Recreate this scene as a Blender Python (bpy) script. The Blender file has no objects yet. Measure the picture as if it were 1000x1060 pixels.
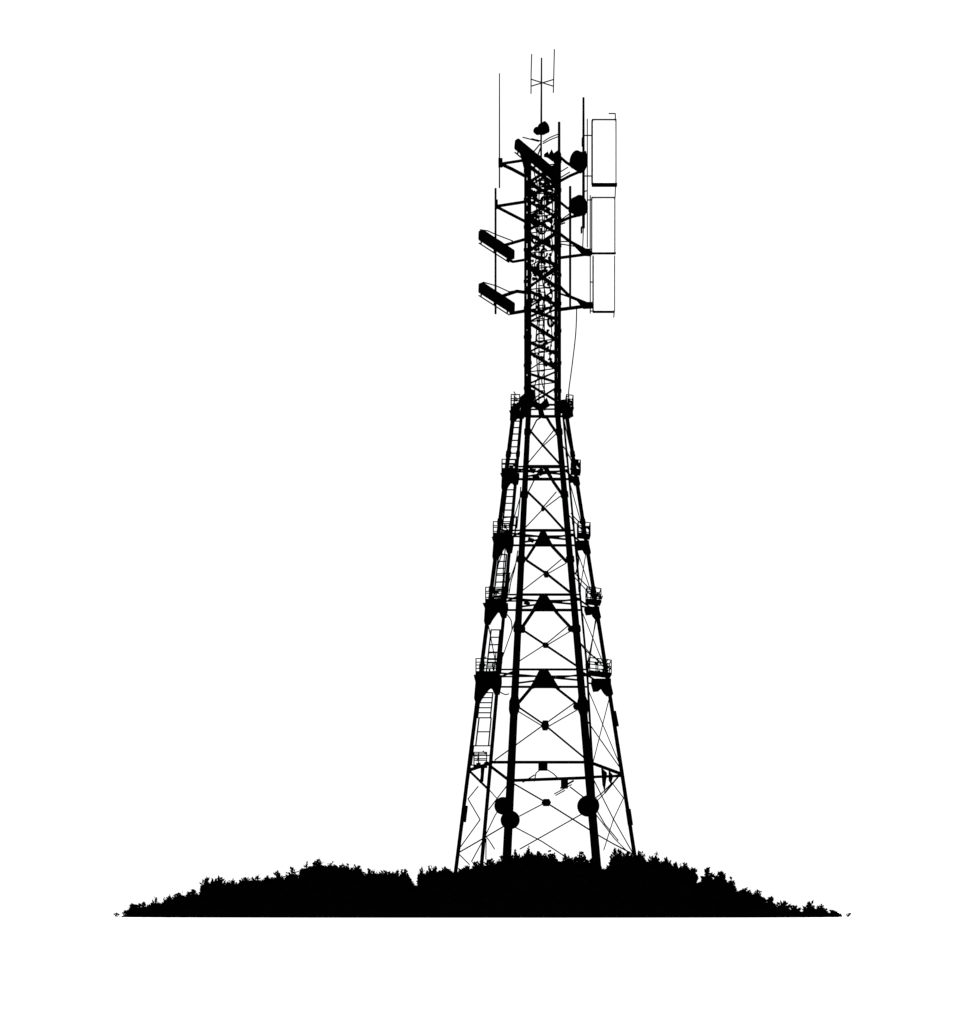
import bpy, bmesh, math, random
from mathutils import Vector, Matrix
random.seed(11)
S = bpy.context.scene
COL = S.collection
R = math.radians

# ------------------------------------------------------------------ survey of the place
# camera 0.25 m above a white field, 80 m in front of the tower axis; 1600 px focal length on a 1060 px high frame
F, CXP, HYP, DIST, EYE = 1600.0, 500.0, 944.0, 80.0, 0.25
def P(px, py, dy=0.0):
    d = DIST + dy
    return Vector(((px - CXP) / F * d, dy, EYE + (HYP - py) / F * d))

# ------------------------------------------------------------------ materials
def mat(name, base, rough=0.9, vary=0.25, scale=6.0, spec=0.0, bump=0.0):
    m = bpy.data.materials.new(name); m.use_nodes = True
    nt = m.node_tree; b = nt.nodes['Principled BSDF']
    tc = nt.nodes.new('ShaderNodeTexCoord'); nz = nt.nodes.new('ShaderNodeTexNoise')
    nz.inputs['Scale'].default_value = scale; nz.inputs['Detail'].default_value = 6
    nt.links.new(tc.outputs['Object'], nz.inputs['Vector'])
    rp = nt.nodes.new('ShaderNodeValToRGB')
    rp.color_ramp.elements[0].position = 0.3; rp.color_ramp.elements[1].position = 0.7
    rp.color_ramp.elements[0].color = [c * (1 - vary) for c in base] + [1]
    rp.color_ramp.elements[1].color = [min(1, c * (1 + vary)) for c in base] + [1]
    nt.links.new(nz.outputs['Fac'], rp.inputs['Fac']); nt.links.new(rp.outputs['Color'], b.inputs['Base Color'])
    b.inputs['Roughness'].default_value = rough; b.inputs['Specular IOR Level'].default_value = spec
    if bump:
        bp = nt.nodes.new('ShaderNodeBump'); bp.inputs['Strength'].default_value = bump
        nt.links.new(nz.outputs['Fac'], bp.inputs['Height']); nt.links.new(bp.outputs['Normal'], b.inputs['Normal'])
    return m
STEEL = mat('black_steel', (0.0003, 0.0003, 0.0003))
CABLE = mat('black_cable', (0.0004, 0.0004, 0.0004))
HOUSING = mat('black_housing', (0.0003, 0.0003, 0.0003))
WHITE = mat('white_radome', (0.82, 0.82, 0.82), rough=0.6, vary=0.02)
LEAF = mat('black_leaf', (0.0003, 0.00035, 0.0003), scale=3)
BARK = mat('black_bark', (0.0003, 0.0003, 0.0003))
EARTH = mat('black_earth', (0.0003, 0.0003, 0.0003), scale=2)
SNOW = mat('white_snow', (0.92, 0.92, 0.92), rough=0.8, vary=0.02, scale=0.6, bump=0.05)

# ------------------------------------------------------------------ mesh builder
GAUGE = 0.031                                   # thinnest bar on the tower
class MB:
    def __init__(s): s.v = []; s.f = []
    def tube(s, a, b, r, r2=None, n=8, cap=True):
        a = Vector(a); b = Vector(b); r2 = r if r2 is None else r2; r = max(r, GAUGE); r2 = max(r2, GAUGE)
        d = b - a
        if d.length < 1e-6: return s
        d.normalize(); u = d.orthogonal().normalized(); w = d.cross(u); i = len(s.v)
        for p, q in ((a, r), (b, r2)):
            for k in range(n):
                t = 2 * math.pi * (k + .5) / n
                s.v.append(p + (u * math.cos(t) + w * math.sin(t)) * q)
        for k in range(n): s.f.append((i + k, i + (k + 1) % n, i + n + (k + 1) % n, i + n + k))
        if cap: s.f.append(tuple(i + k for k in reversed(range(n)))); s.f.append(tuple(i + n + k for k in range(n)))
        return s
    def path(s, pts, r, n=6):
        for a, b in zip(pts, pts[1:]): s.tube(a, b, r, n=n)
        return s
    def sweep(s, pts, r, n=6):
        # one continuous tube through the points
        pts = [Vector(p) for p in pts]; i = len(s.v); m = len(pts); r = max(r, GAUGE)
        for j, p in enumerate(pts):
            d = (pts[min(j + 1, m - 1)] - pts[max(j - 1, 0)]).normalized()
            u = d.cross(Vector((0.13, 1, 0.07))).normalized(); w = d.cross(u)
            for k in range(n):
                t = 2 * math.pi * k / n; s.v.append(p + (u * math.cos(t) + w * math.sin(t)) * r)
        for j in range(m - 1):
            for k in range(n):
                s.f.append((i + j*n + k, i + j*n + (k+1) % n, i + (j+1)*n + (k+1) % n, i + (j+1)*n + k))
        s.f.append(tuple(i + k for k in reversed(range(n)))); s.f.append(tuple(i + (m-1)*n + k for k in range(n)))
        return s
    def plate(s, pts, t, nrm=None):
        # flat outline given real thickness t
        pts = [Vector(p) for p in pts]
        if nrm is None:
            nrm = Vector((0, 0, 0))
            for a, b in zip(pts, pts[1:] + pts[:1]): nrm += a.cross(b)
        nrm = Vector(nrm).normalized() * (t / 2); i = len(s.v); n = len(pts)
        s.v += [p - nrm for p in pts] + [p + nrm for p in pts]
        s.f.append(tuple(i + k for k in reversed(range(n)))); s.f.append(tuple(i + n + k for k in range(n)))
        for k in range(n): s.f.append((i + k, i + (k + 1) % n, i + n + (k + 1) % n, i + n + k))
        return s
    def box(s, c, x, y, z, bev=0.0):
        # box from centre and three half-axis vectors, with chamfered long edges when bev > 0
        c = Vector(c); x = Vector(x); y = Vector(y); z = Vector(z)
        if bev <= 0: prof = [(-1, -1), (1, -1), (1, 1), (-1, 1)]
        else:
            e = 1 - bev; prof = [(-e, -1), (e, -1), (1, -e), (1, e), (e, 1), (-e, 1), (-1, e), (-1, -e)]
        i = len(s.v); n = len(prof)
        for sx in (-1, 1):
            for (py, pz) in prof: s.v.append(c + x * sx + y * py + z * pz)
        s.f.append(tuple(i + k for k in reversed(range(n)))); s.f.append(tuple(i + n + k for k in range(n)))
        for k in range(n): s.f.append((i + k, i + (k + 1) % n, i + n + (k + 1) % n, i + n + k))
        return s
    def lathe(s, c, axis, prof, n=20):
        c = Vector(c); d = Vector(axis).normalized(); u = d.orthogonal().normalized(); w = d.cross(u); i = len(s.v)
        for (h, r) in prof:
            for k in range(n):
                t = 2 * math.pi * k / n; s.v.append(c + d * h + (u * math.cos(t) + w * math.sin(t)) * max(r, 1e-3))
        for j in range(len(prof) - 1):
            for k in range(n):
                s.f.append((i + j*n + k, i + j*n + (k+1) % n, i + (j+1)*n + (k+1) % n, i + (j+1)*n + k))
        s.f.append(tuple(i + k for k in reversed(range(n)))); s.f.append(tuple(i + (len(prof)-1)*n + k for k in range(n)))
        return s
    def build(s, name, m, parent=None, origin=None):
        # vertices are given in world metres; store them relative to the parent's base
        o0 = WORLD.get(parent.name, Vector((0, 0, 0))) if parent else (Vector(origin) if origin else Vector((0, 0, 0)))
        me = bpy.data.meshes.new(name); me.from_pydata([tuple(v - o0) for v in s.v], [], s.f); me.validate(); me.update()
        bm = bmesh.new(); bm.from_mesh(me); bmesh.ops.recalc_face_normals(bm, faces=bm.faces); bm.to_mesh(me); bm.free()
        me.materials.append(m)
        o = bpy.data.objects.new(name, me); COL.objects.link(o)
        if parent: o.parent = parent
        else: o.location = o0
        WORLD[o.name] = o0
        return o
WORLD = {}
def thing(name, base, label, cat, group=None):
    o = bpy.data.objects.new(name, None); COL.objects.link(o); o.location = base
    WORLD[o.name] = Vector(base); o['label'] = label; o['category'] = cat
    if group: o['group'] = group
    return o
def tag(o, label, cat, group=None):
    o['label'] = label; o['category'] = cat
    if group: o['group'] = group
    return o
PX = 0.05                                        # one photo pixel at the tower, in metres

# ------------------------------------------------------------------ the six legs of the tower: (top px,py,depth) (bottom ...)
LEGS = {
    'nl': ((547.2, 424, -1.0), (524.6, 890, -3.6)),
    'nr': ((576.8, 424, -1.0), (617.2, 890, -3.6)),
    'ol': ((532.2, 424, 0.0), (472.8, 893, 0.0)),
    'or': ((585.6, 424, 0.0), (657.4, 888, 0.0)),
    'fl': ((540.3, 424, 0.9), (499.4, 885, 3.2)),
    'fr': ((582.4, 424, 0.9), (607.5, 690, 2.2), (618.5, 885, 3.2)),
}
LEG3 = {k: [P(*a) for a in v] for k, v in LEGS.items()}
def L(k, py):
    pts = LEG3[k]; j = 1 if len(pts) > 2 and py > LEGS[k][1][1] else 0
    a, b = pts[j], pts[j + 1]; s = (HYP - py) / F
    f = lambda p: (p.z - EYE) - s * (DIST + p.y)
    fa, fb = f(a), f(b); t = fa / (fa - fb)
    return a.lerp(b, t)
def Q(a, b, py, s): return L(a, py).lerp(L(b, py), s)
def N(px, py): # point on the near face of the tower at that row
    a, b = L('nl', py), L('nr', py)
    return P(px, py, (a.y + b.y) / 2)

tower = thing('lattice_tower', P(565, 893, 0), 'tall black six legged lattice steel telecom tower rising from the bushy mound', 'tower')

# legs
def leg(k, r0, r1, low, collars):
    m = MB()
    a, b = L(k, 418), L(k, low)
    if k == 'fr': c = LEG3[k][1]; m.tube(a, c, r0, (r0 + r1) / 2, n=12).tube(c, b, (r0 + r1) / 2, r1, n=12)
    else: m.tube(a, b, r0, r1, n=12)
    for py in collars:
        p = L(k, py); d = (b - a).normalized(); f = (p - a).length / (b - a).length; r = r0 + (r1 - r0) * f
        m.tube(p - d * .14, p + d * .14, r * 1.28, n=12)
    o = m.build('leg', STEEL, tower); return o
NODES = (447, 512, 579, 651, 731)
leg('nl', .135, .225, 905, (447, 512, 579, 651)); leg('nr', .14, .225, 905, (447, 512, 579, 651))
leg('ol', .115, .1, 912, (470, 540, 610, 690)); leg('or', .105, .105, 905, (470, 540, 610, 690))
leg('fl', .085, .105, 905, (470, 540, 610, 690)); leg('fr', .055, .065, 905, (470, 540, 610, 690))
# swollen splice sleeves on the two thick legs
for k in ('nl', 'nr'):
    for py, h, r in ((731, 10, .27), (651, 6, .215)):
        m = MB(); a, b = L(k, py - h), L(k, py + h); d = (b - a)
        m.lathe(a, d, [(0, r * .7), (d.length * .25, r), (d.length * .7, r), (d.length, r * .68)], n=14)
        m.build('splice_sleeve', STEEL, tower)

# ring beams, one mesh per beam; row of the near beam / row of the others
def beam(a, b, ra, rb, r, name='ring_beam', n=8):
    m = MB(); m.tube(L(a, ra), L(b, rb), r, n=n); return m.build(name, STEEL, tower)
RINGS = [  # upper line row, lower line row, radii
    (419, 431, .055, .075), (483, 496, .09, .08), (549, 564.5, .075, .07), (615.5, 631.5, .07, .075), (693, 711, .06, .065)]
for (u, l, ru, rl) in RINGS:
    beam('nl', 'nr', u, u, ru)
    beam('nl', 'nr', l, l, rl)
    beam('fl', 'fr', u + (l-u) * .42, u + (l-u) * .36, .045)
    beam('fl', 'fr', l, l, rl * .8)
    beam('ol', 'nl', l - 1, u + 1, .05); beam('nr', 'or', u + 1, l + 2, .05)
    beam('fl', 'nl', u, u, .05); beam('fl', 'nl', l, l, .055)
    beam('nr', 'fr', u, u, .05); beam('nr', 'fr', l, l, .055)
    beam('ol', 'fl', u + 3, u + 2, .05); beam('or', 'fr', l - 1, l - 4, .05)
# bottom ring
m = MB(); m.tube(L('fl', 789), L('fr', 789), .085, n=8); m.build('ring_beam', STEEL, tower)
m = MB(); m.tube(L('nl', 808), L('nr', 805), .085, n=8); m.build('ring_beam', STEEL, tower)
beam('ol', 'fl', 797.5, 790, .09); beam('fl', 'nl', 793, 809, .08); beam('nr', 'or', 804.5, 803, .075)
beam('fr', 'or', 790, 801.5, .09); beam('ol', 'fl', 797, 817, .07)

# near-face chevrons, gussets and cross braces, per storey
def chev(apex, ln, rn, r1, r2, gus=None, name='chevron_brace'):
    for node, r in ((ln, r1), (rn, r2)):
        m = MB(); m.path([N(*apex)] + [N(*q) for q in node], r, n=8); m.build(name, STEEL, tower)
    if gus:
        g = MB(); g.plate([N(*q) + Vector((0, -.03, 0)) for q in gus], .12); g.build('gusset_plate', STEEL, tower)
chev((561, 431.5), [(555.5, 435), (552.5, 441), (549, 448)], [(566, 432), (570, 439), (577, 449)], .04, .075)
chev((565, 484), [(557, 489), (552, 499), (547, 509)], [(573, 499), (582, 512)], .035, .085,
     [(562, 484), (567.5, 484), (572, 495), (569.5, 496.5)])
chev((562, 551), [(553, 566), (544, 580)], [(572, 566), (587, 582)], .075, .085,
     [(559.5, 550), (564.5, 550), (573, 566), (566, 564), (559, 564.5), (552.5, 566)])
chev((563, 616), [(551, 634), (539.5, 651)], [(576, 634), (593, 652)], .09, .085,
     [(559, 616), (566, 616), (578, 634), (570, 632), (557, 632), (548.5, 635)])
chev((562.5, 694), [(549, 713), (533, 732)], [(577, 713), (600, 731)], .085, .07,
     [(558, 694), (567.5, 694), (579.5, 713), (571, 712.3), (554, 712.3), (547.5, 714)])
def xbr(segs):
    m = MB()
    for pts, r in segs: m.path([N(*q) for q in pts], r, n=6)
    m.build('cross_brace', STEEL, tower)
xbr([([(549, 446), (562, 461), (580, 481)], .062), ([(574, 444.5), (562.5, 459), (561, 462), (546, 480)], .022), ([(577, 448), (563, 461)], .022)])
xbr([([(546, 509), (564, 526.5), (584, 548.5)], .065), ([(576, 509), (563, 524), (562, 527), (543.5, 546.5)], .028), ([(581, 513), (565, 525)], .028)])
xbr([([(545, 580), (566, 594), (590, 613)], .07), ([(581, 579), (564.5, 593), (540, 612)], .026), ([(586, 583), (566, 594.5)], .026)])
xbr([([(541, 652), (565, 668), (598, 690)], .06), ([(589, 647), (566, 666), (535, 686)], .026), ([(591, 653), (567, 667.5)], .026)])
xbr([([(534, 730), (564, 750.5), (608, 787)], .05), ([(535, 735.5), (562, 752)], .03),
     ([(594, 728), (566, 748), (512, 787)], .034), ([(599, 734), (566, 753)], .026)])
def hub(px, py, w, h):
    g = MB(); a = [(px - w, py), (px - w*.6, py - h), (px + w*.6, py - h), (px + w, py), (px + w*.6, py + h), (px - w*.6, py + h)]
    g.plate([N(*q) + Vector((0, -.02, 0)) for q in a], .14); g.build('gusset_plate', STEEL, tower)
hub(564.3, 751, 4.2, 5); hub(564.8, 668, 3.4, 2.6); hub(565.5, 594.5, 3, 3.2); hub(562, 527, 2, 2); hub(565.5, 830.8, 5, 3.6)
hub(597, 731, 4, 3.4); hub(591, 651, 3.5, 3); hub(535, 731, 3.5, 4); hub(541, 651, 3, 4)
# lowest storey: long thin rods crossing between the legs
xbr([([(507, 793), (528, 809)], .06), ([(528, 809), (565, 830.5), (612, 860)], .04), ([(565, 830.5), (537.5, 845)], .028)])
xbr([([(590, 814.5), (609, 829)], .035), ([(607, 840), (538, 879)], .032), ([(527, 853), (561, 871), (584, 886)], .032)])
def rods(segs, r=.026):
    for (a, pa, b, pb) in segs:
        m = MB(); m.tube(L(a, pa), L(b, pb), r, n=6); m.build('tie_rod', STEEL, tower)
def thin(pts, r=.031):
    m = MB(); m.path([P(*q) for q in pts], r, n=6); m.build('tie_rod', STEEL, tower)
thin([(495, 814, .5), (484.5, 827, 0), (497, 848.5, .8), (476.5, 877, 0)])
thin([(475, 882.5, 0), (500, 868, -1.5), (523, 854.5, -3.2)], .036)
thin([(525, 813, -3), (515, 826, -1), (506, 838, .8)]); thin([(506, 817, 1), (512, 824, .5), (518, 830, -1)])
thin([(519, 833, -2), (512, 845, -.6), (501, 868, 1), (488, 892, .6)]); thin([(502.5, 865, 1.5), (507, 871, 1), (512, 879, .4)])
thin([(475, 884, 0), (486, 895, .4)]); thin([(503.2, 868, 2), (503, 890, 2)])
thin([(614, 806, -2.4), (634, 846, -.8), (655, 883, 0)]); thin([(615, 834, -2.8), (626, 853, -1.5), (640, 870, -.6)])
thin([(613, 861, -3), (634, 873, -1.2), (655, 884, 0)], .036)
thin([(634, 811, .4), (645.5, 826, 0), (635, 848, .8), (625, 880, 1.8)]); thin([(616, 842, 1.5), (636, 868, .8), (652, 884, .2)])
thin([(612, 829, -3), (622, 822, -1.5), (634, 810, .3)])
rods([('fr', 714, 'or', 795), ('or', 720, 'fr', 792), ('nr', 741, 'or', 797)], .03)
rods([('ol', 642, 'fl', 700), ('or', 636, 'fr', 690), ('or', 566, 'fr', 612), ('fr', 700, 'or', 632), ('nr', 662, 'or', 693),
      ('nr', 594, 'or', 621), ('nr', 530, 'or', 552)], .028)
rods([('fr', 565, 'or', 628), ('fr', 632, 'or', 694), ('fr', 498, 'or', 560), ('fr', 431, 'or', 490), ('nl', 497, 'fl', 545), ('nl', 632, 'fl', 690),
      ('nl', 565, 'fl', 612)], .024)
# struts and clutter inside the landings' rings
for (u, l) in ((483, 496), (549, 564.5), (615.5, 631.5), (693, 711)):
    h = l - u
    for a, b, pa, pb in (('fr', 'nl', u + h * .25, u + h * .8), ('fl', 'nr', u + h * .2, u + h * .62)):
        m = MB(); m.tube(L(a, pa), L(b, pb), .055, n=6); m.build('ring_strut', STEEL, tower)
for (pts) in ([(548, 485), (555, 485.5), (553, 490), (549, 489)], [(550, 491.5), (557, 490.5), (559, 495), (552, 495)], [(556, 487), (561, 484), (564, 490), (559, 493)],
              [(547, 556), (553, 558), (552, 562), (546, 560)], [(543, 621), (549, 624), (548, 627), (542, 625)]):
    m = MB(); m.plate([P(a, b, .4) for a, b in pts], .1); m.build('ring_clamp', STEEL, tower)
# curved tie at the back and hanging bits at the bottom ring
m = MB(); m.sweep([P(553, 809, -2.8), P(555, 800, -2.8), P(559, 797, -2.8), P(567, 797, -2.8), P(573, 801, -2.8), P(577, 805, -2.8)], .03)
m.tube(P(553.5, 802, -2.8), P(541, 810, -2.8), .035); m.build('curved_tie', STEEL, tower)
m = MB()
m.tube(P(594, 808, -2.9), P(580, 816, -2.9), .05); m.tube(P(592, 812, -2.9), P(573.5, 822, -2.9), .03); m.tube(P(585, 818, -2.9), P(575, 823.5, -2.9), .02)
m.build('stay_bar', STEEL, tower)
m = MB()
m.plate([P(622, 791, .3), P(624, 796, .3), P(628.5, 800, .3), P(626, 820, .3), P(623.5, 812, .3)], .12)
m.build('gusset_plate', STEEL, tower)
m = MB(); m.plate([P(630, 797, .3), P(635, 803, .3), P(632.5, 812, .3), P(630, 808, .3)], .12); m.build('gusset_plate', STEEL, tower)
m = MB(); m.tube(P(642, 801.5, 0), P(626, 821, .4), .05); m.tube(P(626, 821, .4), P(618, 829, .6), .03); m.build('tie_rod', STEEL, tower)
m = MB(); m.plate([P(497.5, 792, 1), P(502, 792, 1), P(500.5, 809, 1), P(496.5, 811, 1), P(497.5, 802, 1)], .14); m.build('gusset_plate', STEEL, tower)

# haunches (the solid brackets beneath the landings) and landings with rails
def haunch(a, b, top, bot, out, end, drop):
    p = lambda py, s: Q(a, b, py, s)
    pts = [p(top, -out), p(top, end + .05), p(top + (bot-top)*.6, end + .1), p(bot + drop * .45, end + .03), p(bot + 1, end - .12), p(bot - 2, end * .6), p(bot + 1, end * .42),
           p(bot + drop * .6, .17), p(bot + drop, .04), p(bot + drop * .7, -.05), p(top + (bot-top)*.55, -out*.35)]
    m = MB(); m.plate(pts, .3); m.build('bracket', STEEL, tower)
def landing(cx, py, dy, wl, wr, dep, railh, seed, tilt=0):
    """deck slab on the bracket; rails on posts round it"""
    rnd = random.Random(seed)
    a = P(cx, py, dy); x0, x1 = -wl * PX, wr * PX; h = railh * PX
    m = MB(); m.box(a + Vector(((x0 + x1) / 2, 0, .03)), ((x1 - x0) / 2, 0, -tilt * (x1 - x0) / 2), (0, dep / 2, 0), (0, 0, .05))
    d = m.build('landing_deck', STEEL, tower)
    m = MB(); q = lambda x, y, z: a + Vector((x, y, .03 + z - tilt * (x - (x0 + x1) / 2)))
    ys = (-dep / 2 + .03, dep / 2 - .03)
    xs = [x0 + .03, x0 + (x1 - x0) * .38, x1 - .03]
    for y in ys:
        for x in xs: m.tube(q(x, y, 0), q(x, y, h), .019, n=6)
        for z in (h, h * .52): m.tube(q(xs[0], y, z), q(xs[-1], y, z), .019, n=6)
    for x in (xs[0], xs[-1]):
        for z in (h, h * .52): m.tube(q(x, ys[0], z), q(x, ys[1], z), .019, n=6)
    m.build('handrail', STEEL, tower)
    # small boxes and stays bolted to the rails
    for _ in range(5):
        c = q(rnd.uniform(x0 + (x1 - x0) * .3, x1), rnd.choice(ys), rnd.uniform(.05, h * .8))
        w = rnd.uniform(.04, .1); m = MB(); m.box(c, (w, 0, rnd.uniform(-.03, .03)), (0, .04, 0), (0, 0, rnd.uniform(.04, .1))); m.build('rail_box', HOUSING, tower)
    for _ in range(4):
        c = q(rnd.uniform(x0 + (x1 - x0) * .2, x1), rnd.choice(ys), rnd.uniform(.05, h)); e = c + Vector((rnd.uniform(-.25, .25), 0, rnd.uniform(-.3, .3)))
        m = MB(); m.tube(c, e, .02, n=5); m.build('rail_stay', STEEL, tower)
for i, (t, b, rh) in enumerate([(424.5, 432, 13), (489.5, 498, 11), (555.5, 567, 12.5), (624, 634, 13), (698.5, 713, 14)]):
    o = (.3, .34, .3, .3, .24)[i]
    dr = (4, 9, 13, 13, 14)[i]
    haunch('ol', 'fl', t, b, o, 1.0, dr); haunch('or', 'fr', t + 4, b - .5, (.02, .06, .04, .04, .06)[i], (.5, .62, .62, .56, .62)[i], dr * .6)
    pa, pb = L('ol', t), L('fl', t)
    la = (533.5, 525, 518.5, 511, 503.5)[i]
    landing(la, t - .5, .45 + .15 * i, (5, 6, 8.5, 9, 11.5)[i], (5, 9, 10, 11, 12)[i], (.7, .8, .9, 1.1, 1.2)[i], rh, 20 + i)
    ra = (588.5, 596, 602.5, 613.5, 619)[i]
    landing(ra, t, .2 + .1 * i, (3, 5, 5, 7, 10)[i], (5, 5, 8.5, 8.5, 13.5)[i], (.7, .8, .9, 1.1, 1.3)[i], rh, 40 + i, tilt=.12)
# half landing at the bottom ring
landing(496.5, 794, .8, 6.5, 8, .9, 14, 77)

# ladders up the left side, one flight per storey
def ladder(a, b, y0, y1, s0, s1, cage=None, rails=True, step=6.4):
    m = MB(); pts0 = []; n = max(2, int((y1 - y0) / step))
    for s in (s0, s1): m.tube(Q(a, b, y0, s), Q(a, b, y1, s), .042, n=6)
    for k in range(n + 1):
        y = y0 + (y1 - y0) * k / n; m.tube(Q(a, b, y, s0), Q(a, b, y, s1), .036, n=6)
    o = m.build('ladder', STEEL, tower)
    if cage:
        m = MB(); hoops = []
        for k in range(cage[2]):
            y = cage[0] + (cage[1] - cage[0]) * k / (cage[2] - 1)
            p0, p1 = Q(a, b, y, s0), Q(a, b, y, s1); c = (p0 + p1) / 2; r = (p1 - p0).length * .52; dx = (p1 - p0).normalized(); dn = Vector((dx.y, -dx.x, 0)).normalized()
            hp = [c + dx * math.cos(t) * r + dn * abs(math.sin(t)) * .5 for t in [math.pi * j / 8 for j in range(9)]]
            m.sweep(hp, .02, 5); hoops.append(hp)
        for j in (2, 4, 6): m.path([h[j] for h in hoops], .016, 5)
        m.build('safety_cage', STEEL, o)
ladder('ol', 'fl', 436, 489, .12, .92)
ladder('ol', 'fl', 500, 556, .25, .95, (536, 553, 3))
ladder('ol', 'fl', 574, 624, .22, .8, (594, 620, 4))
ladder('ol', 'fl', 652, 698, .3, .85, (676, 697, 3), step=7.5)
ladder('ol', 'fl', 717, 743, .12, .78, step=5)
ladder('ol', 'fl', 743, 772, .2, .82, step=14.5)
ladder('ol', 'fl', 772, 792, .1, .95, step=9)

# loose feeder cables down the legs
def cable(pts, r=.018):
    P3 = [P(*q) for q in pts]; out = []
    for i in range(len(P3) - 1):
        p0, p1, p2, p3 = P3[max(i-1, 0)], P3[i], P3[i+1], P3[min(i+2, len(P3)-1)]
        for t in (0, .25, .5, .75):
            out.append(.5 * ((2*p1) + (p2-p0)*t + (2*p0-5*p1+4*p2-p3)*t*t + (3*p1-p0-3*p2+p3)*t**3))
    out.append(P3[-1]); m = MB(); m.sweep(out, r, 6); return m.build('feeder_cable', CABLE, tower)
cable([(597, 318, 0), (596, 345, 0), (592, 380, 0), (588.5, 408, 0), (591, 416, 0), (594, 423, 0)], .024)
cable([(583, 462, 0), (587, 468, 0), (591, 476, 0), (594, 487, 0)], .03)
cable([(536, 570, .6), (533, 588, .6), (529, 602, .6), (527, 614, .6)], .022)
cable([(523, 634, .8), (529, 642, .8), (530, 652, .8)], .022)
cable([(517, 716, .8), (523, 719, .8), (527, 718, .8)], .02)
cable([(591, 531, 0), (596, 537, 0), (604, 545, 0), (608, 556, 0)], .025)
cable([(597, 568, .3), (599, 580, .3), (596, 594, .3)], .04)
cable([(598, 662, -.5), (606, 673, -.5), (616, 681, -.4), (633, 693, 0)], .024)
cable([(594, 592, -.4), (605, 604, -.4), (622, 620, 0)], .024)
cable([(539, 504, .5), (538, 520, .5), (536, 538, .5), (535, 547, .5)], .022)
cable([(520, 572, .2), (515, 588, .3), (513, 606, .3)], .022)
cable([(523, 568, .4), (521, 590, .4), (521, 602, .4)], .02)
# gussets at the crown of the lower tower
m = MB()
for q in ([(541, 411, 0), (551, 403, -.9), (552, 420, -1), (543, 424, -.3), (537, 420, 0)], ):
    m.plate([P(*v) for v in q], .25)
m.build('crown_bracket', STEEL, tower)
m = MB(); m.plate([P(577, 415, -.6), P(584, 414, 0), P(591, 425, 0), P(592, 432, 0), P(586, 428, 0), P(579, 426, -.6)], .25); m.build('crown_bracket', STEEL, tower)
m = MB(); m.plate([P(553, 414, -.9), P(559, 419, -.9), P(566, 412, -.9), P(569, 420, -.9), P(562, 424, -.9), P(564, 431, -.9), P(558, 431, -.9), P(557, 424, -.9), P(551, 420, -.9)], .2)
m.build('crown_bracket', STEEL, tower)

# ------------------------------------------------------------------ the slim mast
MC = {'a': (544.0, 575.6), 'b': (548.6, 579.6)}   # near pair, far pair of chords
DN, DF = -.85, .8
for (px, dy, top, r) in ((543.9, DN, 167, .07), (575.4, DN, 160, .085), (548.5, DF, 163, .08), (579.4, DF, 160, .075)):
    m = MB(); m.tube(P(px, 431, dy), P(px, top, dy), r, n=10)
    rnd = random.Random(int(px))
    for k in range(9):
        y = top + 8 + k * (425 - top) / 9 + rnd.uniform(-3, 3); m.tube(P(px, y - 1.6, dy), P(px, y + 1.6, dy), r * 1.35, n=10)
    m.build('mast_chord', STEEL, tower)
# thin conduit pairs beside the chords, clamped at intervals
for (px, dy) in ((546.4, .3), (577.8, .2)):
    m = MB(); m.tube(P(px, 428, dy), P(px, 172, dy), .034, n=6)
    rnd = random.Random(int(px) + 5); y = 178
    while y < 425:
        h = rnd.uniform(1, 6); m.box(P(px, y, dy), (.07, 0, 0), (0, .05, 0), (0, 0, h * PX)); y += rnd.uniform(7, 17)
    m.build('cable_tray', STEEL, tower)
ys = [172, 191, 205, 224, 239, 260, 276, 298, 317, 331, 350, 364, 384, 398, 416]
rnd = random.Random(21)
for i in range(len(ys) - 1):
    y0, y1 = ys[i], ys[i + 1]; jit = lambda: rnd.uniform(-2.5, 2.5)
    m = MB()
    m.tube(P(544.2, y0 + jit(), DN), P(576, y1 + jit(), DN), rnd.uniform(.08, .105) if i < 12 else .075, n=6)
    if i in (0, 1, 3, 4, 6, 8): m.tube(P(544.2, y1 + jit(), DN), P(576, y0 + jit(), DN), rnd.uniform(.07, .09), n=6)
    elif i % 3: m.tube(P(544.2, y1 + jit(), DN), P(561, (y0 + y1) / 2, DN), .036, n=6)
    m.build('mast_brace', STEEL, tower)
    if i not in (5, 9, 11):
        m = MB()
        m.tube(P(548.6, y1 + jit(), DF), P(579.4, y0 + jit(), DF), rnd.uniform(.045, .075), n=6)
        if i in (2, 5, 6): m.tube(P(548.6, y0 + jit(), DF), P(579.4, y1 + jit(), DF), .04, n=6)
        m.build('mast_brace', STEEL, tower)
    m = MB(); k = jit(); m.tube(P(544.2, y0 + 3 + k, DN), P(576, y0 - 1 + k, DN), .034, n=6)
    m.tube(P(544.2, y0, DN), P(548.6, y0, DF), .03, n=6); m.tube(P(576, y0, DN), P(579.4, y0, DF), .03, n=6)
    m.build('mast_strut', STEEL, tower)
# slack loops of spare cable tied inside the mast
for k in range(13):
    cy = 184 + k * 13.5 + rnd.uniform(-4, 4); cx = rnd.uniform(554, 571); a = rnd.uniform(2.5, 5); b = rnd.uniform(3, 6.5); dy = rnd.uniform(-.3, .4)
    m = MB(); m.sweep([P(cx + a * math.cos(t / 12 * 6.283 * .93), cy + b * math.sin(t / 12 * 6.283 * .93), dy) for t in range(13)], rnd.uniform(.045, .075), 6)
    m.build('cable_loop', CABLE, tower)
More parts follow.
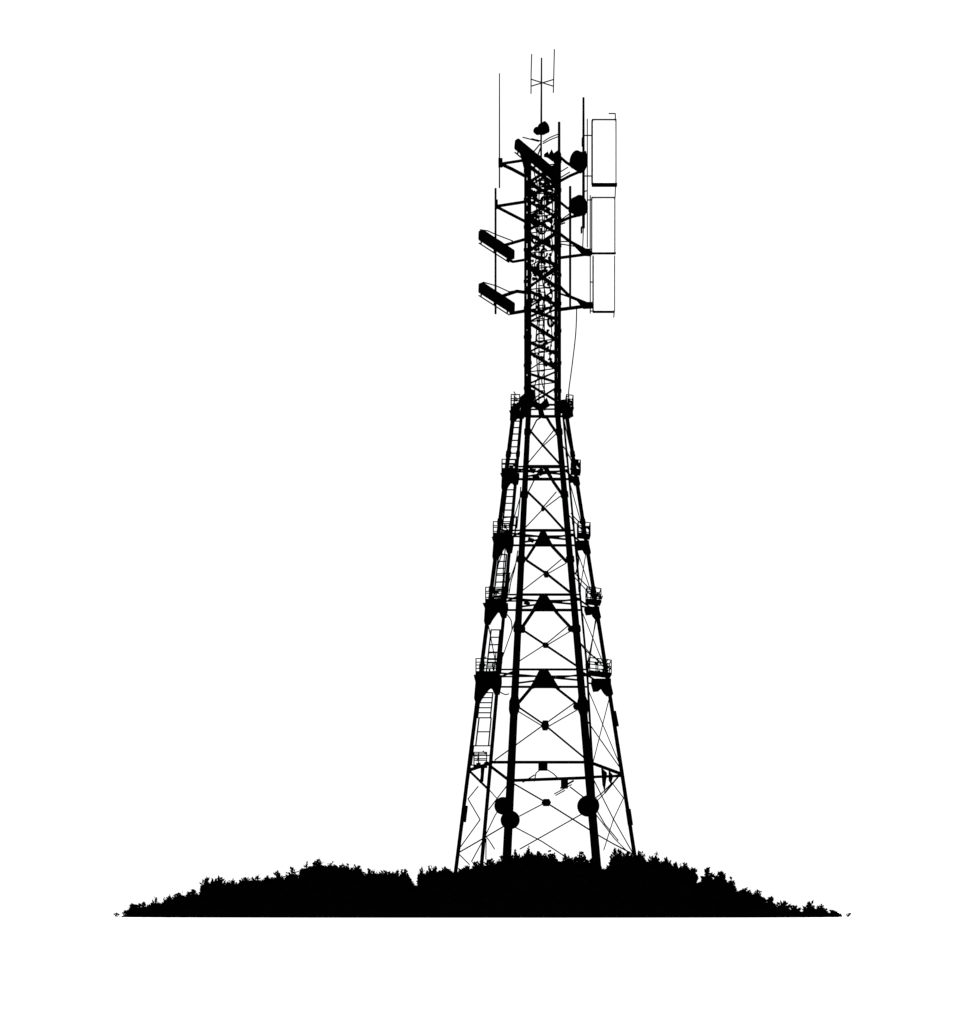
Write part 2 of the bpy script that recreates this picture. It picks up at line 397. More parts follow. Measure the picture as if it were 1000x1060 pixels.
# climbing ladder and feeder cables inside the mast
m = MB()
for px in (558, 563.5): m.tube(P(px, 425, .2), P(px, 176, .2), .022, n=6)
for k in range(36):
    y = 180 + k * 6.8; m.tube(P(557, y, .2), P(563.5, y, .2), .016, n=5)
m.build('ladder', STEEL, tower)
rnd = random.Random(4)
for k in range(3):
    px = 555 + k * 7.5; bot = rnd.uniform(240, 418) if k % 3 else 418
    pts = []; y = 168 + rnd.uniform(0, 14)
    while y < bot: pts.append((px + rnd.uniform(-2.2, 2.2), y, rnd.uniform(-.4, .5))); y += rnd.uniform(7, 13)
    if len(pts) > 2: cable(pts, rnd.uniform(.016, .026))
m = MB()
for k in range(150):
    y = 186 + 200 * (rnd.random() ** 1.3); px = rnd.choice((rnd.uniform(551, 573), rnd.gauss(568, 3), rnd.gauss(554, 2.5)))
    px = min(573.5, max(550.5, px)); c = P(px, y, rnd.uniform(-.5, .5)); n = rnd.randint(4, 7); w = rnd.uniform(.04, .15); t0 = rnd.uniform(0, 6)
    m.plate([c + Vector((math.cos(t0 + 6.283 * q / n) * w * rnd.uniform(.5, 1.1), 0, math.sin(t0 + 6.283 * q / n) * w * rnd.uniform(.4, 1.1))) for q in range(n)], .08, (0, 1, 0))
m.build('cable_clamp', STEEL, tower)['kind'] = 'stuff'
# head of the mast: lightning post, stalk, hoops
m = MB(); m.tube(P(578.8, 170, .2), P(578.8, 126.5, .2), .075, .07, n=10); m.build('head_post', STEEL, tower)
m = MB(); m.tube(P(560.2, 170, 0), P(560.2, 132, 0), .055, .05, n=8); m.tube(P(560, 148, 0), P(550, 160, 0), .035); m.tube(P(560, 146, 0), P(550, 143.5, 0), .02)
m.tube(P(558, 146.5, 0), P(541, 142, -.3), .018); m.tube(P(560, 152, 0), P(557, 160, .0), .04); m.build('head_stalk', STEEL, tower)
cable([(562, 147, 0), (569, 142.5, 0), (577.5, 139, .2)], .018); cable([(562, 148.8, 0), (570, 144.5, 0), (577.5, 141.6, .2)], .018)
m = MB()
m.plate([P(a, b, .1) for a, b in [(563, 161), (567, 158), (568, 161), (571, 155.5), (573, 160), (577, 157), (578, 153), (581, 161), (580, 176), (577, 179), (576, 168), (571, 165), (567, 162)]], .3)
m.build('head_bracket', STEEL, tower)
m = MB(); m.plate([P(a, b, -.1) for a, b in [(538, 157), (545, 163), (549, 168), (549, 178), (543, 176), (541, 168)]], .3); m.build('head_bracket', STEEL, tower)

# outriggers (arms on the tower that carry the aerials)
def arm(pts, r=.055, name='mounting_arm'):
    m = MB(); m.path([P(*q) for q in pts], r * 1.22 if r > .05 else r, n=8); return m.build(name, STEEL, tower)
arm([(519, 169.5, -.3), (545, 165.5, DN)], .058); arm([(519, 170, -.3), (530, 175, -.4), (545, 183, DN)], .07)
arm([(514, 213.5, -.3), (546, 208.5, DN)], .062); arm([(514, 214, -.3), (545, 230, DN)], .062)
arm([(520, 254.5, -.3), (546, 247, DN)], .062); arm([(525, 268.5, -.1), (531, 271, -.3), (546, 268.5, DN)], .055)
arm([(514, 258, -.3), (520, 254.5, -.3)], .06)
arm([(520, 306.5, -.3), (535, 301.5, -.5), (546, 303, DN)], .07); arm([(528, 324.5, -.3), (546, 321.5, DN)], .07)
arm([(514, 309, -.3), (520, 306.5, -.3)], .06)
arm([(497, 237.8, -1.3), (505, 239, -.8), (514, 243, -.6), (531, 249.5, -.5)], .018, 'stay_wire')
arm([(500, 292, -1.3), (514, 296, -.6), (527, 302, -.4), (535, 301, -.4)], .018, 'stay_wire')
m = MB(); m.tube(P(513, 195, -.35), P(513, 325, -.35), .06, n=8); m.box(P(514.2, 211.5, -.32), (.06, 0, 0), (0, .08, 0), (0, 0, .22)); m.build('mounting_pole', STEEL, tower)
m = MB(); m.tube(P(590.2, 193, .2), P(590.2, 318, .2), .072, .062, n=8); m.build('mounting_pole', STEEL, tower)
arm([(577, 160, 0), (586, 168, 0), (597, 175, 0)], .06); arm([(578, 188.5, 0), (590, 182, 0), (604, 176, 0)], .06)
arm([(580, 184, 0), (590, 178, 0)], .03); arm([(580, 178, 0), (588, 173, 0)], .03)
arm([(577, 207, 0), (588, 216, 0), (600, 215, 0)], .055); arm([(577, 231, 0), (590, 225, 0), (606, 221, 0)], .06); arm([(580, 228, 0), (590, 221, 0)], .03)
arm([(578, 233, 0), (585, 230.5, 0)], .04)
arm([(577, 240, 0), (590, 250, 0), (612, 262, 0)], .065); arm([(577, 252, 0), (595, 255, 0), (612, 260, 0)], .03); arm([(577, 267.2, 0), (613, 262.5, 0)], .062)
arm([(590, 249, 0), (600, 256, 0), (610, 260, 0)], .05)
arm([(577, 250, .2), (590, 250, .2)], .03)
arm([(577, 294, 0), (590, 307, 0), (612, 316, 0)], .065); arm([(577, 303, 0), (590, 307.5, 0), (612, 316, 0)], .05); arm([(577, 320.8, 0), (613, 316, 0)], .075)
m = MB(); m.plate([P(592, 252, 0), P(603, 257.5, 0), P(611.5, 258, 0), P(612, 265, 0), P(604, 264.5, 0)], .14); m.build('arm_bracket', STEEL, tower)
m = MB(); m.plate([P(597, 311, 0), P(605, 313, 0), P(613.5, 313, 0), P(613.5, 319, 0), P(604, 319.5, 0)], .14); m.build('arm_bracket', STEEL, tower)
# slim mounting pipes for the white panels
m = MB(); m.tube(P(608, 123, -.1), P(608, 256, -.1), .026, n=6); m.build('mounting_pole', STEEL, tower)
m = MB(); m.tube(P(611, 202, -.1), P(611, 324.5, -.1), .032, n=6); m.build('mounting_pole', STEEL, tower)
m = MB(); m.tube(P(604.5, 222, -.1), P(603.8, 240, -.1), .022, n=6); m.tube(P(603.8, 240, -.1), P(603.2, 256, -.1), .02, n=6); m.build('feeder_cable', CABLE, tower)
arm([(603.5, 140.2, -.1), (613.6, 140.2, -.1)], .03); arm([(603.5, 182.2, -.1), (613.6, 182.2, -.1)], .03)
for y in (207, 258, 292, 322): arm([(608 if y < 258 else 611, y, -.1), (614, y, -.1)], .024)
arm([(603.4, 199, -.05), (608.3, 197, -.1)], .03)

# ------------------------------------------------------------------ aerials: each is a thing carried by the tower
# whips
def whip(px, y0, y1, r0, r1, dy, label, clamp=None):
    t = thing('whip_antenna', P(px, y1, dy), label, 'antenna', 'whip antennas on the mast')
    m = MB(); m.tube(P(px, y1, dy), P(px, y0, dy), r0, r1, n=8); m.build('rod', STEEL, t)
    if clamp:
        for c in clamp: 
            m = MB(); m.box(P(px + c[1], c[0], dy), (c[2] * PX, 0, 0), (0, .12, 0), (0, 0, c[3] * PX), .25); m.build('clamp', HOUSING, t)
whip(517.05, 76, 194.5, .042, .03, -.3, 'long thin whip antenna held out left of the mast by two short arms', [(168.5, 1, 2.2, 4.2)])
whip(604, 101, 236, .085, .06, 0, 'stout whip antenna held out right of the mast, running past both drums', [(147, -1, .9, 4), (238, -2, .9, 3)])
# crossed-arm dipole on the top
t = thing('dipole_antenna', P(560.5, 132, 0), 'topmost aerial with crossed arms and two slim upright rods', 'antenna')
m = MB(); m.tube(P(560.3, 132, 0), P(560.6, 60, 0), .058, .042, n=8); m.build('pole', STEEL, t)
m = MB(); m.tube(P(549.8, 82, -.1), P(573, 89.3, .1), .022, n=6); m.build('cross_arm', STEEL, t)
m = MB(); m.tube(P(549.8, 89.2, .1), P(573, 82.3, -.1), .022, n=6); m.build('cross_arm', STEEL, t)
m = MB(); m.sweep([P(549.7, 97, 0), P(549.8, 76, 0), P(550.4, 56, 0)], .017, 6); m.build('rod', STEEL, t)
m = MB(); m.sweep([P(572.8, 96, 0), P(573.4, 72, 0), P(573.9, 51, 0)], .017, 6); m.build('rod', STEEL, t)
# bulb lamp / drum under it
def drum(px, py, r, axis, dy, depth, label, cat='antenna', group='round drum antennas', name='drum_antenna', mount=True):
    c = P(px, py, dy); ax = Vector(axis).normalized(); rr = r * PX
    t = thing(name, c - Vector((0, 0, rr)), label, cat, group)
    m = MB(); m.lathe(c - ax * depth * .5, ax, [(0, rr * .35), (depth * .12, rr * .7), (depth * .35, rr * .97), (depth * .4, rr), (depth * .85, rr), (depth * .9, rr * .96)], 24); m.build('dish', HOUSING, t)
    m = MB(); m.lathe(c + ax * depth * .4, ax, [(0, rr * 1.02), (depth * .1, rr * 1.02), (depth * .22, rr * .7), (depth * .28, rr * .2)], 24); m.build('radome', HOUSING, t)
    if mount:
        m = MB(); m.box(c - ax * depth * .6, ax * depth * .22, Vector((0, 0, 1)) * rr * .3, ax.cross(Vector((0, 0, 1))).normalized() * rr * .3, .2); m.build('mount', STEEL, t)
drum(561.5, 133.5, 5.8, (.75, -.6, .1), 0, .5, 'small drum antenna at the foot of the topmost pole')
drum(556.7, 136.2, 3.4, (-.5, -.8, 0), -.2, .35, 'smallest drum antenna, tucked against the drum under the topmost pole')
drum(599.5, 166.5, 8.8, (-.75, -.6, -.05), -.35, .55, 'upper drum antenna on the stout right hand whip with a ragged shroud')
drum(597.5, 214, 9.8, (.7, -.75, 0), -.35, .6, 'lower drum antenna on the stout right hand whip, above the arms')
# rag of cable and brackets on the upper drum
t = bpy.data.objects['drum_antenna.002']
m = MB(); m.plate([P(591.5, 161, -.3), P(594, 158.5, -.3), P(596, 160, -.3), P(596, 157, -.3), P(602, 158, -.3), P(606.5, 157, -.3), P(608, 163, -.3), P(607.5, 172, -.3), P(605.5, 176, -.3), P(601, 179, -.3), P(595, 175, -.3), P(590.8, 172, -.3)], .2); m.build('shroud', HOUSING, t)
drum(522.3, 834.5, 8.6, (-.3, -.95, 0), -4.0, .6, 'upper of two overlapping drum antennas on the thick left leg')
drum(527.6, 849, 9.0, (.15, -.98, 0), -4.0, .6, 'lower of two overlapping drum antennas on the thick left leg')
drum(608.4, 834.5, 10.4, (.1, -.99, 0), -4.1, .65, 'lone big drum antenna low on the thick right leg')
# long slanting trough antennas
def trough(a, b, w, h, label):
    A, B = P(*a), P(*b); x = (B - A); ln = x.length; x.normalize(); up = Vector((0, 0, 1)); s = x.cross(up).normalized(); u = (s.cross(x).normalized() * .35 + up * .65).normalized()
    t = thing('trough_antenna', (A + B) / 2, label, 'antenna', 'long slanting trough antennas on the mast')
    c = (A + B) / 2
    m = MB(); m.box(c, x * ln / 2, s * w, u * h, .14); m.build('housing', HOUSING, t)
    m = MB(); far = s * (w if s.y > 0 else -w); m.box(c - u * (h + .115) + far, x * ln * .49, s * .03, u * .02); 
    for f in (-.42, 0, .42): m.box(c - u * (h + .03) + far * .95 + x * ln * f, x * .03, s * .03, u * .05)
    m.build('radome_lip', HOUSING, t)
    for f in (-1, 1):
        m = MB(); m.box(c + x * f * (ln / 2 + .02), x * .03, s * w * .85, u * h * .93, .14); m.build('end_cap', HOUSING, t)
    m = MB(); m.box(c + s * (w + .05) , x * .12, s * .06, u * h * .6); m.build('clamp', STEEL, t)
trough((498, 243.2, -1.5), (530, 264, .2), .17, .235, 'upper of two matching slanted trough antennas on the left outrigger pole')
trough((498, 297.6, -1.5), (530.3, 318.6, .2), .17, .235, 'lower of two matching slanted trough antennas on the left outrigger pole')
trough((535, 149, -1.9), (576.5, 183.5, -.4), .16, .235, 'largest slanted trough antenna lying across the top of the mast')
# white panels with dark edges
def panel(x0, y0, x1, y1, dy, label, e, foot=None, hook=False, tail=None, top=True):
    a, b = P(x0, y1, dy), P(x1, y0, dy); c = (a + b) / 2; hw, hh = (b.x - a.x) / 2, (b.z - a.z) / 2
    t = thing('panel_antenna', P((x0 + x1) / 2, y1, dy), label, 'antenna', 'white panel antennas on the right outrigger')
    m = MB(); m.box(c, (0, 0, hh), (hw, 0, 0), (0, .1, 0), .12); m.build('radome', WHITE, t)
    m = MB()
    for sx, r in ((-1, e[0]), (1, e[1])): m.box(c + Vector((sx * (hw + r), -.02, 0)), (0, 0, hh), (r, 0, 0), (0, .11, 0))
    m.build('side_trim', STEEL, t)
    if top:
        m = MB(); m.box(c + Vector((0, -.02, hh + .03)), (hw + e[1] * 2, 0, 0), (0, .115, 0), (0, 0, .026)); m.build('top_cap', STEEL, t)
    m = MB()
    r = foot or .02
    m.box(c + Vector((0.02 if foot else 0, -.02, -hh - r)), (hw + (.07 if foot else .04), 0, 0), (0, .115, 0), (0, 0, r)); m.build('bottom_cap', STEEL, t)
    if hook:
        m = MB(); m.path([P(x1 - 7, y0 - 8, dy), P(x1, y0 - 8, dy), P(x1, y0 - .5, dy)], .024); m.build('lifting_hook', STEEL, t)
    if tail:
        m = MB(); m.path([P(x1 + .3, y1, dy), P(x1 - .3, y1 + tail, dy)], .024); m.build('tail_rod', STEEL, t)
panel(613.6, 125.5, 637, 190.5, -.1, 'topmost white panel antenna with a hooked rod and thick dark foot', (.036, .026), .055, True, 14)
panel(613, 206, 635.8, 262.2, -.1, 'middle white panel antenna, between the hooked panel and the bottom one', (.024, .026), .012)
panel(614.5, 265.5, 635.6, 322.6, -.1, 'bottom white panel antenna, its edge rod hanging below', (.03, .024), None, False, 6, False)
# equipment boxes
def ebox(px, py, w, h, dy, lean, label):
    c = P(px, py, dy)
    t = thing('equipment_box', c - Vector((0, 0, h * PX / 2)), label, 'equipment box', 'equipment boxes on the tower legs')
    z = Vector((lean, 0, 1)).normalized(); x = Vector((z.z, 0, -z.x))
    m = MB(); m.box(c, z * h * PX / 2, x * w * PX / 2, (0, .14, 0), .15); m.build('case', HOUSING, t)
    m = MB(); m.box(c - Vector((0, .155, 0)), z * h * PX * .42, x * w * PX * .4, (0, .014, 0)); m.build('lid', HOUSING, t)
    m = MB(); m.box(c + Vector((0, .17, 0)), z * h * PX * .3, x * w * PX * .2, (0, .05, 0)); m.build('bracket', STEEL, t)
ebox(481.2, 842.5, 4.6, 17, -.22, .12, 'narrow box strapped low on the thin outermost left leg')
ebox(651.4, 846, 5.2, 17, -.22, -.15, 'narrow box strapped low on the thin outermost right leg')
ebox(637.6, 744, 3, 16, -.2, -.2, 'small box high on the outermost right leg, below the last railed landing')
ebox(562, 793, 9.2, 9, -2.7, 0, 'square box hung beneath the middle of the upper ring beam')
ebox(584.3, 811.5, 7, 9, -3.1, 0, 'square box hung beneath the lower ring beam, right of centre')

# ------------------------------------------------------------------ the mound
SKY = [(116, 949.5), (128, 947), (135, 943), (140, 941), (155, 936), (167, 931), (185, 925), (200, 922), (210, 918), (216, 912), (230, 910), (246, 913), (262, 909), (281, 908), (296, 905), (310, 905),
       (320, 894), (333, 893), (345, 894), (360, 896), (377, 902), (390, 902), (408, 904), (420, 904), (428, 911), (434, 912), (438, 901), (460, 898), (480, 897), (495, 893), (515, 890), (530, 886), (545, 882),
       (563, 883), (578, 886), (593, 888), (610, 889), (620, 891), (628, 895), (633, 895), (640, 885), (655, 884), (668, 887), (690, 891), (707, 897), (718, 902), (724, 916), (730, 906), (745, 906), (758, 914),
       (772, 921), (786, 924), (803, 934), (818, 939), (830, 946), (836, 940), (850, 940), (860, 945), (870, 948.6), (880, 949.5)]
def sky_py(px):
    if px <= SKY[0][0] or px >= SKY[-1][0]: return 950
    for (a, ya), (b, yb) in zip(SKY, SKY[1:]):
        if a <= px <= b: return ya + (yb - ya) * (px - a) / (b - a)
XC, XH, YH = P((132 + 872) / 2, 900).x, (872 - 132) / 2 * PX, 15.5
def ridge(x):
    px = CXP + x / DIST * F
    return max(0.0, EYE + (HYP - sky_py(px)) / F * DIST)
def halfdepth(x): return YH * math.sqrt(max(0.0, 1 - ((x - XC) / XH) ** 2)) ** .7
def hgt(x, y):
    w = halfdepth(x)
    if w < .05 or abs(y) >= w: return 0.0
    q = abs(y) / w
    r0 = ridge(x * DIST / (DIST - abs(y))); r = max(0.0, r0 - min(.40, .5 * r0))      # the bank also narrows away from its ridge
    return r * (1 - q ** 2.2)
m = MB(); nx, ny = 190, 60
grid = {}
for i in range(nx + 1):
    x = XC - XH + 2 * XH * i / nx; w = halfdepth(x)
    for j in range(ny + 1):
        v = -1 + 2 * j / ny; y = w * v
        edge = j in (0, ny) or i in (0, nx)
        z = hgt(x, y) * (1 if edge else 1) + (0 if edge else random.uniform(-.04, .05))
        grid[i, j] = len(m.v); m.v.append(Vector((x, y, -.15 if edge else (z if z > .05 else z - .12))))
for i in range(nx):
    for j in range(ny): m.f.append((grid[i, j], grid[i + 1, j], grid[i + 1, j + 1], grid[i, j + 1]))
o = m.build('mound', EARTH); o['kind'] = 'structure'

# leaves: small folded lance-shaped blades
def leaf(m, p, d, ln, w, rnd):
    d = d.normalized(); s = d.orthogonal().normalized(); s = Matrix.Rotation(rnd.uniform(0, 6.28), 3, d) @ s; n = d.cross(s)
    i = len(m.v)
    m.v += [p, p + d * ln * .45 + s * w + n * w * .4, p + d * ln + n * ln * .08, p + d * ln * .45 - s * w + n * w * .4]
    m.f += [(i, i + 1, i + 2), (i, i + 2, i + 3)]
def raw_build(m, name, mt, parent, o0):
    me = bpy.data.meshes.new(name); me.from_pydata([tuple(v - o0) for v in m.v], [], m.f); me.update(); me.materials.append(mt)
    o = bpy.data.objects.new(name, me); COL.objects.link(o)
    if parent: o.parent = parent
    else: o.location = o0
    return o

# ground cover over the whole bank: uncountable, one object
rnd = random.Random(5); m = MB()
cnt = 0
while cnt < 15000:
    x = rnd.uniform(XC - XH, XC + XH); w = halfdepth(x)
    y = rnd.uniform(-1, 1) * w
    if y < -w * .965: continue
    z = hgt(x, y); cnt += 1
    if z < .06: continue
    k = 5; sc = rnd.uniform(.6, 1.0) * (.35 + .65 * min(1, z / .6))
    for _ in range(k):
        d = Vector((rnd.gauss(0, .55), rnd.gauss(0, .55), rnd.uniform(.35, 1)))
        leaf(m, Vector((x + rnd.uniform(-.08, .08), y + rnd.uniform(-.08, .08), z - .04)), d, sc * rnd.uniform(.14, .3), sc * rnd.uniform(.025, .05), rnd)
o = raw_build(m, 'undergrowth', LEAF, None, Vector((0, 0, 0))); o['kind'] = 'stuff'; tag(o, 'dense dark leafy undergrowth covering the whole mound', 'undergrowth')

# bushes that make up the skyline of the mound
def bush(px, top, wpx, style, label, dy, seed):
    rnd = random.Random(seed)
    x = P(px, 900, dy).x
    ztop = P(px, top, dy).z
    zg = min(hgt(x, dy), ztop - .3) - .05
    if style == 'sprig': zg = 0.0; dy = 0.0
    base = Vector((x, dy, zg)); H = ztop - zg; W = wpx * PX / 2
    t = thing('bush', base, label, 'bush', 'bushes along the top of the mound')
    st = MB(); cr = MB()
    sprig = style == 'sprig'; rnd_ = style == 'round'
    # body: leaves through a dome
    hd = H * (.95 if rnd_ else .72)
    nb = 0 if sprig else int(420 + 900 * W * H)
    for _ in range(nb):
        a = rnd.uniform(0, 6.28); rr = rnd.random() ** .5; f = rnd.random()
        top_ = hd * math.sqrt(max(0, 1 - rr ** 2.4)) * (.74 + .26 * math.sin(3 * a + seed) * math.sin(rr * 4 + seed))
        q = base + Vector((math.cos(a) * rr * W, math.sin(a) * rr * W, top_ * f - .05))
        out = Vector((math.cos(a) * rr, math.sin(a) * rr, .5 + f * .6))
        leaf(cr, q, out + Vector((rnd.gauss(0, .5), rnd.gauss(0, .5), rnd.gauss(0, .4))), rnd.uniform(.11, .2), rnd.uniform(.04, .07), rnd)
    # spikes: single blades standing off the dome, size differing from bush to bush
    big = rnd.uniform(.75, 1.5)
    for _ in range(0 if sprig else int((12 if rnd_ else 20) * (.6 + W))):
        a = rnd.uniform(0, 6.28); rr = rnd.random() ** .5
        q = base + Vector((math.cos(a) * rr * W, math.sin(a) * rr * W, hd * math.sqrt(max(0, 1 - rr ** 2.4)) * rnd.uniform(.85, 1.02)))
        d = Vector((math.cos(a) * rr * .8 + rnd.gauss(0, .35), math.sin(a) * rr * .8 + rnd.gauss(0, .35), rnd.uniform(.4, 1.2)))
        leaf(cr, q, d, (rnd.uniform(.07, .13) if rnd_ else rnd.uniform(.12, .27)) * big, rnd.uniform(.034, .06) * big, rnd)
    # a few leafy shoots rising above the body
    for c in range(3 if sprig else (rnd.randint(1, 2) if rnd_ else rnd.randint(2, 5))):
        a = rnd.uniform(0, 6.28); rr = rnd.random() ** .6
        hx, hy = math.cos(a) * rr * W * .9, math.sin(a) * rr * W * .9
        hz = hd * math.sqrt(max(0, 1 - rr ** 2.4)) + rnd.uniform(0, (.05 if rnd_ else H * .34))
        if sprig: hz = H * rnd.uniform(.5, 1)
        b0 = base + Vector((hx * .5, hy * .5, hz * .35)); p = base + Vector((hx, hy, max(.06, hz)))
        st.sweep([base + Vector((hx * .15, hy * .15, -.12)), b0, p], .018, 5)
        for k in range(5 if sprig else 11):
            f = rnd.uniform(.45, 1.0); d = Vector((rnd.gauss(0, .6), rnd.gauss(0, .6), rnd.uniform(.2, 1.1)))
            leaf(cr, b0.lerp(p, f), d, (rnd.uniform(.1, .2) if sprig else rnd.uniform(.09, .2) * big), rnd.uniform(.035, .065) * (1.2 if sprig else big), rnd)
        leaf(cr, p, Vector((rnd.gauss(0, .25), 0, 1)), rnd.uniform(.1, .2), .03, rnd)
    zm = max(v.z for v in cr.v); k = (ztop - zg) / max(.05, zm - zg)
    for v in cr.v: v.z = zg + (v.z - zg) * k if v.z > zg else v.z
    for v in st.v: v.z = zg + (v.z - zg) * k if v.z > zg else v.z
    raw_build(cr, 'crown', LEAF, t, base); raw_build(st, 'stem', BARK, t, base)
B = [
 (120.5, 943.5, 7, 'sprig', 'tiny stray sprig outermost beyond the left tip of the mound'),
 (129.5, 941.5, 7, 'sprig', 'tiny upright sprig just outside the left tip of the mound'),
 (137, 934, 9, 'spiky', 'thin forked bush at the very left tip of the solid mound'),
 (149, 932, 14, 'spiky', 'low spiky bush second from the left tip of the mound'),
 (161, 927.5, 13, 'spiky', 'low tufted bush third from the left tip of the mound'),
 (175, 925, 13, 'spiky', 'spiky bush fourth from the left tip, on the lower left slope'),
 (187, 921, 13, 'spiky', 'jagged bush fifth from the left tip, on the lower left slope'),
 (199, 919.5, 12, 'round', 'low rounded bush just below the first step of the left slope'),
 (213, 906.5, 9, 'spiky', 'narrow upright bush on the first step of the left slope'),
 (225, 905, 13, 'spiky', 'spiky bush right of the narrow upright one on the left slope'),
 (239, 908, 15, 'round', 'flat topped bush two right of the narrow upright one on the left slope'),
 (253, 907, 13, 'round', 'rounded bush midway between the left slope step and the left hump'),
 (265, 904, 14, 'spiky', 'spiky bush on the left slope, fourth before the left hump'),
 (277, 905, 12, 'spiky', 'small tufted bush on the left slope, third before the left hump'),
 (288, 900, 13, 'spiky', 'taller spiky bush on the left slope, second before the left hump'),
 (303, 896.5, 14, 'spiky', 'pointed bush right at the foot of the left hump'),
 (316.5, 889, 11, 'spiky', 'upright bush forming the left shoulder of the left hump'),
 (328, 886.5, 12, 'spiky', 'spiky bush crowning the left hump, highest point left of the tower'),
 (343, 891, 18, 'round', 'broad smooth bush just right of the left hump peak'),
 (357, 893, 14, 'round', 'rounded bush second right of the left hump peak'),
 (369, 894.5, 13, 'round', 'rounded bush third right of the left hump peak, sloping down'),
 (384, 896.5, 14, 'spiky', 'spiky bush in the dip between the left hump and the left notch'),
 (398, 900, 13, 'spiky', 'low jagged bush in the dip, third left of the left notch'),
 (409, 898.5, 11, 'spiky', 'pointed bush second left of the left notch'),
 (419, 898, 10, 'spiky', 'twiggy bush forming the left edge of the left notch'),
 (437, 896, 7, 'spiky', 'leaning twiggy bush forming the right edge of the left notch'),
 (448, 894.5, 14, 'spiky', 'jagged bush second right of the left notch'),
 (461, 896, 13, 'round', 'low rounded bush just left of the outermost left tower leg'),
 (482, 895, 13, 'spiky', 'low bush between the outermost left leg and the next leg'),
 (495, 889.5, 11, 'spiky', 'spiky bush at the foot of the second tower leg from the left'),
 (508, 887.5, 13, 'spiky', 'leafy bush just left of the thick left tower leg'),
 (521, 884.5, 11, 'spiky', 'leafy bush right in front of the thick left tower leg'),
 (534, 878, 12, 'spiky', 'curly bush just right of the thick left tower leg'),
 (546.5, 874.5, 12, 'spiky', 'tallest bush under the tower, between the two thick legs'),
 (557, 880, 12, 'round', 'rounded bush right of the tallest one under the tower'),
 (569, 879.5, 15, 'round', 'dome shaped bush under the middle of the tower'),
 (588, 882, 12, 'spiky', 'small spiky bush between the dome shaped one and the twin topped one'),
 (601, 879.5, 14, 'round', 'twin topped bush just left of the thick right tower leg'),
 (613, 886, 10, 'spiky', 'low bush at the foot of the thick right tower leg'),
 (639, 876.5, 13, 'spiky', 'bristly bush rising between the thick right leg and the outermost right leg'),
 (650, 880.5, 13, 'round', 'full bush at the left foot of the outermost right leg'),
 (662, 879, 12, 'spiky', 'bush just right of the outermost right tower leg'),
 (677, 880.5, 12, 'spiky', 'tufted bush second right of the outermost right leg'),
 (689, 886, 10, 'spiky', 'small tufted bush third right of the outermost right leg'),
 (698, 891, 9, 'spiky', 'low curly bush at the start of the right slope'),
 (708, 892, 11, 'round', 'rounded bush second left of the right notch'),
 (717, 896.5, 8, 'spiky', 'upright bush forming the left edge of the right notch'),
 (732.5, 897, 11, 'spiky', 'tall spiky bush forming the right edge of the right notch'),
 (745, 900, 12, 'spiky', 'tufted bush second right of the right notch'),
 (756, 907, 9, 'spiky', 'leaning bush third right of the right notch, above a drop'),
 (771, 918, 13, 'round', 'low rounded bush on the right slope, below the drop'),
 (783, 919.5, 12, 'spiky', 'spiky bush on the lower right slope, second below the drop'),
 (796, 927, 12, 'spiky', 'low bush on the lower right slope, third below the drop'),
 (810, 931, 13, 'spiky', 'jagged low bush second left of the last small gap'),
 (823, 936, 9, 'spiky', 'little twiggy bush left beside the last small gap'),
 (838, 931, 10, 'spiky', 'pointed bush right beside the last small gap'),
 (850, 935, 11, 'spiky', 'spiky bush next to last on the right tip of the mound'),
 (862, 941, 15, 'round', 'low rounded bush closing the right tip of the mound'),
 (877, 944, 8, 'sprig', 'tiny stray sprig outermost beyond the right tip of the mound'),
]
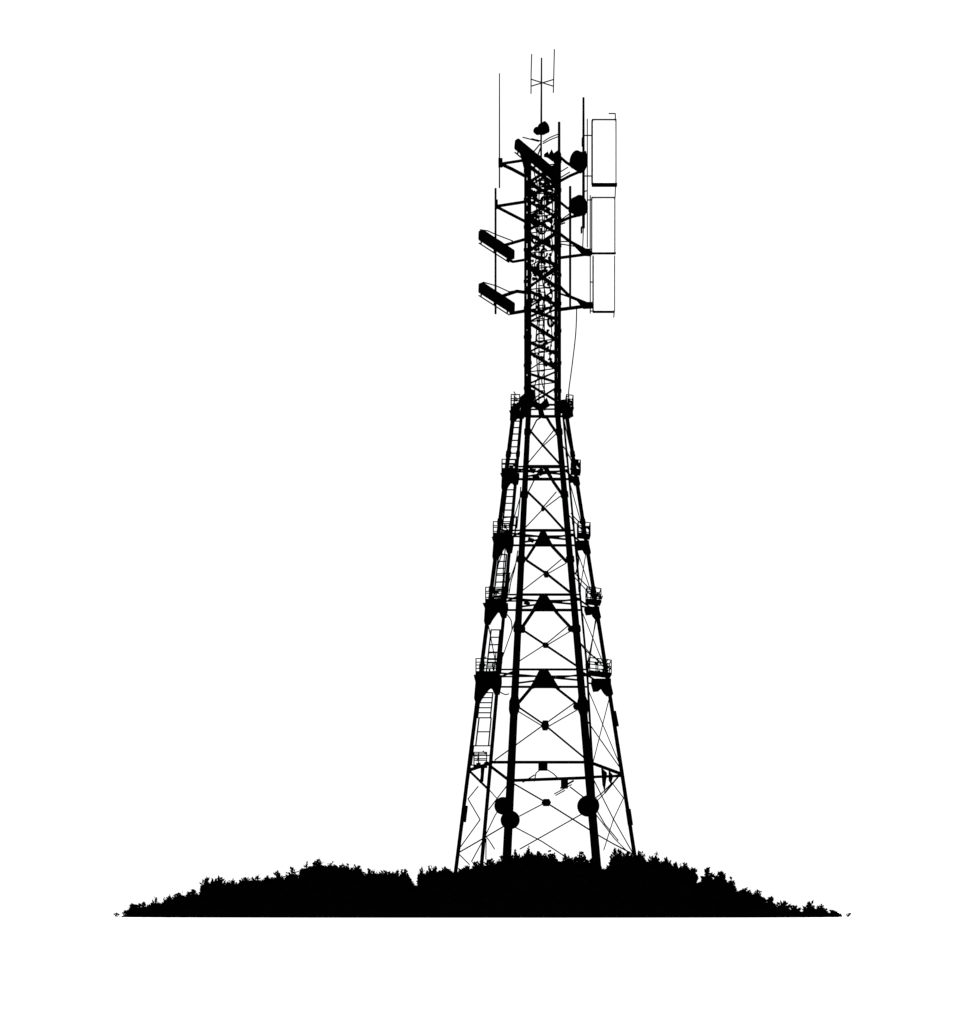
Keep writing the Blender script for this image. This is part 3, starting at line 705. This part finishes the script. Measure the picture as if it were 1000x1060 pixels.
for i, (px, top, w, st, lab) in enumerate(B):
    r2 = random.Random(900 + i)
    x = P(px, 900, 0).x; wd = halfdepth(x)
    dy = r2.uniform(-.08, .05) * wd
    if 470 < px < 660: dy = -4.6 if px in (495, 508, 534, 546.5, 588, 601) else r2.uniform(-1.5, 1.2)
    bush(px, top, w, st, lab, dy, 300 + i)

# ------------------------------------------------------------------ white field
m = MB(); G = 6000
m.v += [Vector((-G, -G, 0)), Vector((G, -G, 0)), Vector((G, G, 0)), Vector((-G, G, 0))]; m.f.append((0, 1, 2, 3))
o = m.build('ground', SNOW); o['kind'] = 'structure'

# ------------------------------------------------------------------ light: thin bright overcast, exposed for the deep blacks
w = bpy.data.worlds.new('World'); S.world = w; w.use_nodes = True
nt = w.node_tree; bg = nt.nodes['Background']; sk = nt.nodes.new('ShaderNodeTexSky'); sk.sky_type = 'NISHITA'
sk.sun_disc = False; sk.sun_elevation = R(62); sk.sun_rotation = R(182); sk.air_density = 1.0; sk.dust_density = 1.0; sk.ozone_density = 1.0
# an even bright cloud deck covers nearly all of the blue
mx = nt.nodes.new('ShaderNodeMix'); mx.data_type = 'RGBA'; mx.inputs['Factor'].default_value = .93
mx.inputs[7].default_value = (7.7, 7.7, 7.7, 1)
nt.links.new(sk.outputs['Color'], mx.inputs[6]); nt.links.new(mx.outputs[2], bg.inputs['Color']); bg.inputs['Strength'].default_value = .15
sd = bpy.data.lights.new('sun', 'SUN'); sd.energy = 2.5; sd.angle = R(14); sd.color = (1, .98, .95)
so = bpy.data.objects.new('sun', sd); COL.objects.link(so)
el, az = R(62), R(182); dirv = Vector((math.sin(az) * math.cos(el), math.cos(az) * math.cos(el), math.sin(el)))
so.rotation_euler = dirv.to_track_quat('Z', 'Y').to_euler()
so.location = (0, 0, 60)

cd = bpy.data.cameras.new('camera'); cam = bpy.data.objects.new('camera', cd); COL.objects.link(cam); S.camera = cam
cam.location = (0, -DIST, EYE); cam.rotation_euler = (R(90), 0, 0)
cd.sensor_fit = 'VERTICAL'; cd.sensor_height = 36; cd.lens = F * 36 / 1060; cd.shift_y = (HYP - 530) / 1060; cd.clip_end = 20000; cd.clip_start = .5
S.view_settings.view_transform = 'Standard'; S.view_settings.look = 'None'; S.view_settings.exposure = 0.0; S.view_settings.gamma = 1
